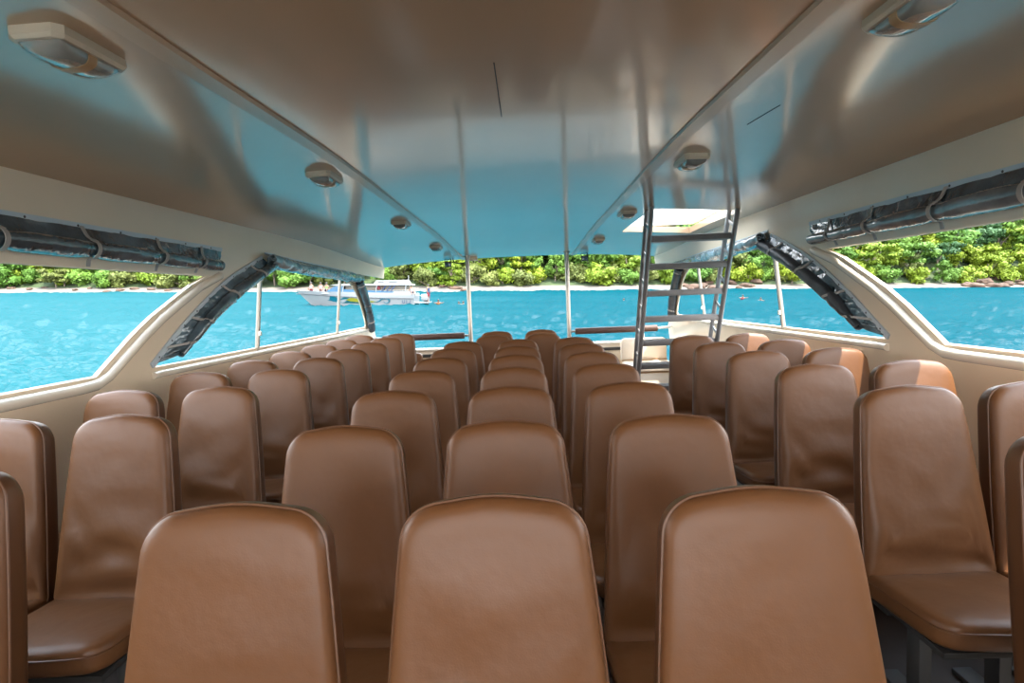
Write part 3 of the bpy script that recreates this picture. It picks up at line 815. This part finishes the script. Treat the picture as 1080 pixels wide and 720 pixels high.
def wave(x, y):
    return (0.075 * noise.noise((x * 4.3, y * 5.0, 3.3)) + 0.15 * noise.noise((x * 1.7, y * 2.2, 0.3)) + 0.16 * noise.noise((x * 0.75 + 3, y * 0.95, 5.1))
            + 0.20 * noise.noise((x * 0.26, y * 0.36 + 7, 9.7)) + 0.26 * noise.noise((x * 0.08, y * 0.12, 2.2)))
def sea():
    angs = [math.radians(-64 + 128 * i / 640) for i in range(641)] + [math.radians(64 + 232 * i / 48) for i in range(1, 48)]
    rs = [0.6, 1.5, 2.5, 3.5, 4.5, 5.5, 6.3, 7.0]; r = 7.5
    while r < 230:
        rs.append(r); r += max(0.09, min(1.6, r * r / 1500.0))
    rs += [250, 300, 380, 470]
    vs = [(0, 0, 0)]; N = len(angs)
    for r in rs:
        amp = smoothstep(3, 9, r) * (1 - smoothstep(190, 230, r))
        for a in angs:
            x = r * math.sin(a); y = r * math.cos(a); z = 0.0
            if amp > 0 and abs(a) < 1.15:
                z = wave(x, y)
            vs.append((x, y, z * amp))
    fs = [(0, 1 + i, 1 + (i + 1) % N) for i in range(N)]
    for k in range(len(rs) - 1):
        b = 1 + k * N
        for i in range(N):
            j2 = (i + 1) % N; fs.append((b + i, b + N + i, b + N + j2, b + j2))
    me = bpy.data.meshes.new('sea'); me.from_pydata(vs, [], fs); me.materials.append(M['sea'])
    me.polygons.foreach_set('use_smooth', [True] * len(me.polygons)); me.flip_normals() if me.polygons[5000].normal.z < 0 else None
    o = bpy.data.objects.new('sea', me); COL.objects.link(o); return env(struct(o))
sea()

def shore_y(x):
    t = smoothstep(10, 150, x); return 147 + 27 * t + 2.5 * math.sin(x * 0.045) + 1.2 * math.sin(x * 0.13 + 1)
def ground_z(x, d):
    """height above the sea d metres behind the waterline"""
    sandw = 6.0
    z = 0.20 * d if d < 5 else 1.0 + 0.05 * (d - 5)
    if d > sandw: z += (d - sandw) * (0.40 + 0.14 * smoothstep(20, 130, x)) 
    return z + 0.5 * noise.noise(V((x * 0.06, d * 0.06, 0))) * smoothstep(3, 12, d)
def strip(ds, name, m):
    mb = MB(); bm = mb.bm; xs = [-260 + 4 * i for i in range(131)]
    g = [[bm.verts.new((x, shore_y(x) + d, ground_z(x, d) - (0.4 if d < 0 else 0))) for x in xs] for d in ds]
    for j in range(len(ds) - 1):
        for i in range(len(xs) - 1): bm.faces.new((g[j][i], g[j][i + 1], g[j + 1][i + 1], g[j + 1][i]))
    return env(struct(mb.build(name, m)))
strip([-3, 0, 2, 4, 6.5], 'beach', M['sand'])
strip([6.5, 9, 13, 17, 22, 28, 35, 44, 55, 70, 90, 115], 'hillside', M['soil'])

# ---- trees
def crown_mesh(name, rng, kind, leafm):
    mb = MB(); bm = mb.bm
    blobs = []
    if kind == 'broad': nb, rx, rz, zc = 20, 3.8, 2.9, 4.3
    elif kind == 'tall': nb, rx, rz, zc = 19, 2.7, 3.7, 5.0
    elif kind == 'layer': nb, rx, rz, zc = 19, 4.1, 2.8, 4.4
    else: nb, rx, rz, zc = 12, 2.6, 1.7, 2.4          # shrub
    for i in range(nb):
        while True:
            p = V((rng.uniform(-1, 1), rng.uniform(-1, 1), rng.uniform(-1, 1)))
            if 0.25 < p.length < 1: break
        r = rng.uniform(1.0, 1.6) * (0.8 if kind == 'tall' else 1.0)
        if kind == 'layer': p.z = round(p.z * 2) / 2
        blobs.append((V((p.x * rx, p.y * rx, zc + p.z * rz)), r, 0.5 if kind == 'layer' else 0.8))
    for c, r, fl in blobs:
        sub = bmesh.new(); bmesh.ops.create_icosphere(sub, subdivisions=1, radius=r * 0.74)
        for v in sub.verts: v.co.z *= fl
        mb.merge(sub, Matrix.Translation(c))
        for k in range(80):
            a = V((rng.gauss(0, 1), rng.gauss(0, 1), rng.gauss(0, 1))).normalized()
            q = c + V((a.x * r, a.y * r, a.z * r * fl)) * rng.uniform(0.72, 1.12)
            n = (a + V((rng.gauss(0, .55), rng.gauss(0, .55), rng.gauss(0.25, .5)))).normalized()
            t = n.orthogonal().normalized(); t.rotate(Matrix.Rotation(rng.uniform(0, 6.28), 3, n)); b = n.cross(t)
            s = rng.uniform(0.16, 0.34)
            vs = [bm.verts.new(q + t * s * 1.3), bm.verts.new(q + b * s * 0.7), bm.verts.new(q - t * s * 1.2), bm.verts.new(q - b * s * 0.7)]
            bm.faces.new(vs)
    me = bpy.data.meshes.new(name); bm.to_mesh(me); bm.free(); me.materials.append(leafm); return me
def trunk_mesh(rng, h):
    mb = MB()
    mb.tube([(0, 0, -0.6), (0.1, 0.05, h * 0.4), (rng.uniform(-.4, .4), 0, h)], lambda t: 0.26 - 0.14 * t, 7)
    for k in range(4):
        a = rng.uniform(0, 6.28); mb.tube([(0.08, 0.03, h * 0.45), (math.cos(a) * 1.0, math.sin(a) * 1.0, h * 0.8), (math.cos(a) * 1.9, math.sin(a) * 1.9, h * 1.02)], lambda t: 0.13 - 0.08 * t, 5)
    me = bpy.data.meshes.new('trunk'); bmesh.ops.recalc_face_normals(mb.bm, faces=list(mb.bm.faces)); mb.bm.to_mesh(me); mb.bm.free(); me.materials.append(M['bark']); return me
rng = random.Random(11)
SHAPES = ['broad', 'tall', 'layer', 'broad', 'shrub']
CROWN = {(s, k, v): crown_mesh('crown', rng, s, LEAF[k]) for s in ('broad', 'tall', 'layer', 'shrub') for k in LEAF for v in (0, 1)}
TRUNK = {s: trunk_mesh(rng, h) for s, h in (('broad', 5.0), ('tall', 5.4), ('layer', 4.9), ('shrub', 1.8))}
def region(px):
    return 'in the front left window' if px < 240 else 'in the aft left window' if px < 362 else 'left of the left steel post' if px < 497 else 'between the two steel posts' if px < 600 else 'between the right post and the ladder' if px < 675 else 'behind the ladder and aft mullion' if px < 845 else 'in the front right window'
COLNAME = {'lime': 'bright lime-green', 'green': 'mid-green', 'dark': 'dark green', 'olive': 'pale olive-green', 'dry': 'dry pinkish-brown'}
SHAPEN = {'broad': 'broad-crowned', 'tall': 'tall rounded', 'layer': 'layered-crown', 'shrub': 'low bushy'}
ntree = 0
def tree(px, d, shape, kind, sc, rot, v=0):
    global ntree
    # place d metres behind the waterline in the direction px
    e = env_dir(px, 300); y = 165.0
    for _ in range(4): y = shore_y(e.x / e.y * y) + d
    x = e.x / e.y * y
    z = ground_z(x, d)
    nm = 'shrub' if shape == 'shrub' else 'tree'
    root = empty(nm, mat=ENV @ Matrix.Translation((x, y, z - 0.7 * sc)) @ Matrix.Rotation(rot, 4, 'Z') @ Matrix.Scale(sc, 4))
    c = bpy.data.objects.new('crown', CROWN[(shape, kind, v)]); COL.objects.link(c); c.parent = root
    t = bpy.data.objects.new('trunk', TRUNK[shape]); COL.objects.link(t); t.parent = root
    row = 'on the beach edge' if d < 10 else 'on the lower slope' if d < 26 else 'up the hillside'
    lab = f'{COLNAME[kind]} {SHAPEN[shape]} {nm} {row} {region(px)}'
    tag(root, lab, nm, lab); ntree += 1
rg = random.Random(5)
def in_view(px):
    return px < 236 or 272 < px < 366 or 398 < px < 836 or px > 862
rows = [(7.2, 17, ['olive', 'green', 'olive', 'lime', 'green', 'olive', 'lime', 'green', 'lime'], 0.95),
        (12.0, 23, ['green', 'lime', 'green', 'olive', 'dark', 'green', 'lime', 'lime'], 1.35),
        (20.0, 26, ['green', 'lime', 'dark', 'green', 'green', 'lime'], 1.7),
        (30.0, 29, ['green', 'dark', 'lime', 'green', 'dark', 'green'], 1.9),
        (43.0, 32, ['dark', 'green', 'lime', 'green', 'dark'], 2.1),
        (58.0, 36, ['dark', 'green', 'green', 'lime'], 2.3)]
for ri, (d, stp, kinds, sc) in enumerate(rows):
    px = -14 + (ri * 9) % stp
    while px < 1100:
        q = px + rg.uniform(-0.3, 0.3) * stp
        if in_view(q) and not (ri >= 4 and 250 < q < 850 and ri == 5):
            k = rg.choice(kinds)
            if ri == 0 and 60 < q < 150 and rg.random() < 0.6: k = 'dry'
            shape = 'shrub' if (ri == 0 and rg.random() < 0.6) else rg.choice(['broad', 'tall', 'layer', 'broad'])
            s = sc * rg.uniform(0.85, 1.2)
            if shape == 'shrub': s *= 1.25
            tree(q, d + rg.uniform(-1.5, 2.5), shape, k, s, rg.uniform(0, 6.28), rg.randint(0, 1))
        px += stp
print('trees', ntree)

# ---- shore rocks
def rock_mesh(seed):
    sub = bmesh.new(); bmesh.ops.create_icosphere(sub, subdivisions=3, radius=1.0)
    for v in sub.verts:
        n = v.co.normalized(); v.co = n * (1 + 0.35 * noise.noise(n * 1.3 + V((seed * 5, 0, 0))) + 0.15 * noise.noise(n * 3 + V((0, seed * 3, 0)))); v.co.z *= 0.62
        if v.co.z < -0.3: v.co.z = -0.3
    me = bpy.data.meshes.new('boulder'); 
    for f in sub.faces: f.smooth = True
    sub.to_mesh(me); sub.free(); me.materials.append(M['rock']); return me
RK = [rock_mesh(i) for i in range(4)]
rr_ = random.Random(3)
def rocks(px0, px1, n, lo, hi, where):
    for i in range(n):
        px = px0 + (px1 - px0) * (i + 0.5) / n + rr_.uniform(-2, 2); d = rr_.uniform(0.5, 8.5)
        e = env_dir(px, 300); y = 165.0
        for _ in range(4): y = shore_y(e.x / e.y * y) + d
        x = e.x / e.y * y; s = rr_.uniform(lo, hi)
        o = bpy.data.objects.new('boulder', RK[i % 4]); COL.objects.link(o)
        o.matrix_world = ENV @ Matrix.Translation((x, y, ground_z(x, d) + 0.12 * s)) @ Matrix.Rotation(rr_.uniform(0, 6), 4, 'Z') @ Matrix.Diagonal((s * 1.5, s, s, 1))
        lab = f'reddish-brown shore boulder {where}'; tag(o, lab, 'rock', f'boulders {where}')
rocks(718, 800, 13, 0.8, 1.6, 'on the beach behind the ladder and aft right window')
rocks(1005, 1080, 12, 0.8, 1.9, 'at the right end of the beach')
rocks(462, 494, 4, 0.6, 1.0, 'on the sand left of the left steel post')
rocks(6, 200, 12, 0.5, 0.9, 'along the shore in the front left window')

# ---- people
def person(name, joints, edges, radii, root_i, skinm=None):
    bm = bmesh.new(); ly = bm.verts.layers.skin.verify()
    vs = [bm.verts.new(j) for j in joints]
    for i, v in enumerate(vs): v[ly].radius = (radii[i], radii[i]); v[ly].use_root = (i == root_i)
    for a, b in edges: bm.edges.new((vs[a], vs[b]))
    me = bpy.data.meshes.new('b'); bm.to_mesh(me); bm.free()
    tmp = bpy.data.objects.new('b', me); COL.objects.link(tmp)
    tmp.modifiers.new('s', 'SKIN'); tmp.modifiers.new('u', 'SUBSURF').levels = 1
    dg = bpy.context.evaluated_depsgraph_get(); dg.update()
    out = bpy.data.meshes.new_from_object(tmp.evaluated_get(dg)); bpy.data.objects.remove(tmp)
    for p in out.polygons: p.use_smooth = True
    out.materials.clear(); out.materials.append(skinm or M['skin'])
    o = bpy.data.objects.new(name, out); COL.objects.link(o); return o

def figure(pos, pose, label, cloth, rz=0.0, bottom=None, cat='person'):
    """pos: place in the outside frame; pose: stand / sit / swim"""
    if pose == 'stand':
        J = [(0, 0, .95), (0, 0, 1.15), (0, 0, 1.38), (0, -.01, 1.52), (0, -.03, 1.64), (-.19, 0, 1.40), (-.25, -.03, 1.13), (-.24, -.15, .93), (.19, 0, 1.40), (.25, -.02, 1.13), (.24, -.14, .94), (-.10, 0, .90), (-.11, -.02, .49), (-.11, 0, .06), (-.11, -.16, .03), (.10, 0, .90), (.11, -.02, .49), (.11, 0, .06), (.11, -.16, .03)]
    elif pose == 'sit':
        J = [(0, 0, .10), (0, 0, .30), (0, -.02, .53), (0, -.03, .67), (0, -.06, .79), (-.19, 0, .55), (-.25, -.08, .30), (-.22, -.30, .22), (.19, 0, .55), (.25, -.06, .30), (.22, -.30, .24), (-.10, -.04, .10), (-.13, -.40, .30), (-.13, -.55, -.02), (-.13, -.70, -.02), (.10, -.04, .10), (.13, -.42, .28), (.13, -.56, -.02), (.13, -.71, -.02)]
    else:
        J = [(0, .25, -.45), (0, .15, -.28), (0, .05, -.05), (0, 0, .08), (0, -.04, .20), (-.19, .05, -.03), (-.42, -.08, -.05), (-.55, -.25, .02), (.19, .05, -.03), (.42, -.08, -.06), (.52, -.27, .03), (-.10, .27, -.5), (-.13, .45, -.85), (-.13, .6, -1.15), (-.13, .72, -1.2), (.10, .27, -.5), (.13, .50, -.80), (.13, .75, -1.05), (.13, .88, -1.1)]
    Ed = [(0, 1), (1, 2), (2, 3), (3, 4), (2, 5), (5, 6), (6, 7), (2, 8), (8, 9), (9, 10), (0, 11), (11, 12), (12, 13), (13, 14), (0, 15), (15, 16), (16, 17), (17, 18)]
    Rd = [.13, .12, .14, .055, .10, .062, .045, .035, .062, .045, .035, .09, .06, .04, .04, .09, .06, .04, .04]
    o = person('person', J, Ed, Rd, 0)
    o.matrix_world = ENV @ Matrix.Translation(pos) @ Matrix.Rotation(rz, 4, 'Z')
    hd = V(J[4])
    mb = MB(); mb.sphere(hd + V((0, .025, .035)), (.105, .11, .105), 12, 8); mb.build('hair', M['hair'], o)
    def sleeve(a, b, ra, rb, k0, k1, nm, m):
        a, b = V(J[a]), V(J[b]); mb = MB()
        mb.tube([a.lerp(b, k0), a.lerp(b, (k0 + k1) / 2), a.lerp(b, k1)], lambda t: ra + (rb - ra) * t, 12, flat=1.15); mb.build(nm, m, o)
    sleeve(0, 2, .15, .175, 0.0, 1.02, 'vest' if pose == 'swim' else 'shirt', cloth)
    if pose != 'swim':
        mbm = bottom or M['navy']
        mb = MB(); c = V(J[0]); mb.sphere(c, (.18, .15, .13), 12, 8)
        for h, kn in ((11, 12), (15, 16)):
            a, b = V(J[h]), V(J[kn]); mb.tube([a, a.lerp(b, 0.75)], lambda t: .105 - .02 * t, 10)
        mb.build('shorts', mbm, o)
    tag(o, label, cat, 'people in the bay'); return o

def on_sea(px, y):
    h = env_dir(px, 300); x = h.x / h.y * y; return V((x, y, wave(x, y) + 0.13))
figure(on_sea(462, 58), 'swim', 'swimmer in an orange vest floating just off the speedboat stern', M['orange'], 0.4)
figure(on_sea(483.5, 60), 'swim', 'left swimmer of the close pair beside the left post', M['navy'], 1.5)
figure(on_sea(488.5, 61), 'swim', 'right swimmer of the close pair beside the left post, pale top', M['white_cloth'], -1.2)
figure(on_sea(658, 66), 'swim', 'lone swimmer in a pale top just left of the ladder', M['white_cloth'], 0.9)
figure(on_sea(784, 68), 'swim', 'dark lone swimmer right of the ladder, the one farther left', M['red'], 0.0)
figure(on_sea(803, 66), 'swim', 'swimmer in a white top beside the aft right mullion', M['white_cloth'], -0.8)

# ---- speedboat
def speedboat():
    D = 57.5
    p0 = on_sea(312, D); p0.z = 0.0; L = 12.3
    root = empty('speedboat', mat=ENV @ Matrix.Translation(p0))
    def sheer(u): return 1.52 - 0.30 * smoothstep(0, 9, u)
    def beam(u, z):
        """half width at distance u from the bow and height z"""
        full = 1.55
        wl0 = 1.7 * (1 - z / 1.5)                       # raked stem
        t = max(0.0, (u - wl0)) / 5.5
        b = full * (1 - (1 - min(1, t)) ** 2.0)
        return b * (0.86 + 0.14 * min(1, max(0, z) / 0.9))
    us = [0.0, 0.15, 0.4, 0.8, 1.2, 1.8, 2.5, 3.3, 4.2, 5.2, 6.5, 8.0, 10.0, 12.0, L]
    mb = MB(); rings = []
    for u in us:
        sh = sheer(u); r = []
        kz = max(-0.3, 1.5 * (1 - u / 1.6) - 0.0); kz = min(kz, sh - 0.02); zs = [sh + (kz - sh) * q for q in (0, 0.15, 0.35, 0.6, 0.85, 1.0)]
        for z in zs: r.append(V((u, -beam(u, z) - 0.001, z)))
        for z in reversed(zs): r.append(V((u, beam(u, z) + 0.001, z)))
        rings.append(r)
    mb.loft(rings); mb.build('hull', M['boat_white'], root, angle=35)
    mb = MB(); mb.tube([(u, -beam(u, sheer(u) * 0.78) - 0.02, sheer(u) * 0.78 - 0.02 * u) for u in us], 0.045, 6); mb.build('rub_rail', M['boat_grey'], root)
    # cabin
    mb = MB(); prof = [(3.2, 1.3), (4.1, 1.62), (11.9, 1.45), (12.0, 1.15), (3.0, 1.2)]
    mb.prism(prof, -1.35, 1.35, 'y'); mb.build('cabin', M['boat_white'], root, smooth=False)
    mb = MB(); mb.prism([(3.55, 1.42), (4.4, 1.95), (5.2, 1.98), (5.3, 1.66), (10.3, 1.40), (10.2, 1.30), (4.0, 1.42)], -1.38, 1.38, 'y'); mb.build('windshield', M['boat_glass'], root, smooth=False)
    mb = MB(); mb.prism([(4.0, 2.06), (5.0, 2.18), (11.8, 2.12), (11.9, 2.03), (4.6, 2.0)], -1.5, 1.5, 'y'); mb.build('roof', M['boat_white'], root, smooth=False)
    mb = MB(); mb.prism([(8.2, 2.12), (8.5, 2.52), (11.3, 2.55), (11.6, 2.14)], -1.2, 1.2, 'y'); mb.build('flybridge', M['boat_white'], root, smooth=False)
    mb = MB(); mb.box((8.4, 0, 1.82), (6.0, 2.2, 0.5)); mb.build('cabin_interior', M['boat_beige'], root, smooth=False)
    for u in (5.2, 6.9, 8.5, 11.4):
        for s in (-1, 1):
            mb = MB(); mb.tube([(u, s * 1.4, 1.4), (u + 0.15, s * 1.42, 2.08)], 0.05, 6); mb.build('roof_post', M['boat_white'], root)
    for u in (9.1, 9.6, 10.0):
        mb = MB(); mb.tube([(u, -1.43, 1.45), (u + 0.5, -1.43, 2.06)], 0.05, 6); mb.build('brace', M['navy'], root)
    for u, w, m in ((8.7, 0.4, M['red']), (9.2, 0.25, M['rock'])):
        mb = MB(); mb.box((u, -1.15, 1.80), (w, 0.25, 0.36), bev=0.05); mb.build('bundle', m, root)
    for u, w in ((9.0, 0.55), (10.2, 0.8)):
        mb = MB(); mb.box((u, -1.19, 2.36), (w, 0.06, 0.10)); mb.build('marking', M['boat_grey'], root)
    # side graphic: stands on the hull side
    def patch(pts, m, name, lift=0.02, n=14):
        bm_ = MB(); top = []; bot = []
        cu = catmull([(a, b, 0) for a, b in pts] + [(pts[0][0], pts[0][1], 0)], 6)[:-1]
        o1 = [V((p.x, -beam(p.x, p.y) - lift, p.y)) for p in cu]; o2 = [V((p.x, -beam(p.x, p.y) + 0.02, p.y)) for p in cu]
        bm_.loft([o2, o1]); return bm_.build(name, m, root, smooth=False)
    patch([(3.5, .60), (3.75, .62), (3.9, .95), (4.25, 1.02), (4.55, .85), (4.8, .62), (5.1, .75), (5.5, .85), (6.4, .55), (5.6, .28), (4.4, .38)], M['cyan'], 'graphic')
    patch([(5.2, .34), (6.0, .26), (7.2, .24), (8.2, .34), (7.0, .40), (6.0, .5)], M['teal'], 'graphic', 0.03)
    patch([(5.5, .60), (6.1, .80), (7.0, .66), (8.0, .50), (8.75, .42), (8.0, .34), (7.0, .36), (6.0, .46)], M['yellow'], 'graphic', 0.04)
    curl = [(8.3, .40), (8.8, .44), (9.15, .68), (9.6, .72), (9.85, .52), (9.65, .28), (9.35, .30), (9.3, .46)]
    mb = MB(); mb.tube([V((p.x, -beam(p.x, p.y) - 0.02, p.y)) for p in catmull([(a, b, 0) for a, b in curl], 5)], lambda t: 0.03 + 0.05 * math.sin(PI * min(1, t * 1.1)), 6); mb.build('graphic', M['cyan'], root)
    cu = bpy.data.curves.new('t', 'FONT'); cu.body = '012'; cu.size = 0.62; cu.extrude = 0.01; cu.align_x = 'CENTER'
    tmp = bpy.data.objects.new('t', cu); COL.objects.link(tmp); dg = bpy.context.evaluated_depsgraph_get(); dg.update()
    me = bpy.data.meshes.new_from_object(tmp.evaluated_get(dg)); bpy.data.objects.remove(tmp)
    me.materials.clear(); me.materials.append(M['blue'])
    t = bpy.data.objects.new('hull_number', me); COL.objects.link(t); t.parent = root; t.location = (11.55, -beam(11, .4) - 0.03, 0.22); t.rotation_euler = (PI / 2, 0, 0)
    # swim platform and outboards
    mb = MB(); mb.box((12.95, 0, 0.28), (1.4, 2.4, 0.10), bev=0.03); mb.build('swim_platform', M['boat_white'], root)
    for yy, m in ((-0.75, M['boat_white']), (0.0, M['navy']), (0.75, M['navy'])):
        e = empty('outboard_engine', (13.1, yy, 0.3)); e.parent = root
        mb = MB(); mb.box((0.1, 0, 0.52), (0.62, 0.46, 0.62), bev=0.10); mb.build('cowl', m, e)
        mb = MB(); mb.box((0.15, 0, -0.1), (0.22, 0.16, 0.75), bev=0.04); mb.build('leg', M['boat_grey'], e)
    mb = MB(); mb.tube([(12.1, -1.2, 1.1), (13.0, -1.2, 0.95), (13.7, -1.2, 0.75), (13.75, -1.2, 0.3)], 0.03, 6); mb.build('stern_rail', M['boat_white'], root)
    mb = MB(); mb.tube([(11.5, 0, 2.5), (11.5, 0, 3.0)], 0.03, 6); mb.build('mast', M['boat_white'], root)
    tag(root, 'white speedboat with cyan and yellow wave graphic moored off the left side', 'boat')
    def on_boat(u, y, z): return p0 + V((u, y, z))
    figure(on_boat(1.6, 0.0, 1.46), 'sit', 'person in a pale pink top sitting farthest forward on the speedboat bow', M['white_cloth'], -0.4, M['red'])
    figure(on_boat(2.5, 0.1, 1.44), 'sit', 'person in a white top sitting second on the speedboat bow', M['white_cloth'], 0.3, M['red'])
    figure(on_boat(3.35, -0.6, 1.42), 'sit', 'person in a lime top by the speedboat windshield', M['lime_cloth'], 0.1)
    figure(on_boat(11.95, -1.0, 1.15), 'sit', 'person in a light top seated at the speedboat stern corner', M['white_cloth'], 0.5, M['navy'])
    figure(on_boat(13.55, -0.5, 0.33), 'stand', 'person in dark clothes standing on the speedboat swim platform', M['navy'], 1.1, M['red'])
speedboat()
bpy.context.view_layer.update()
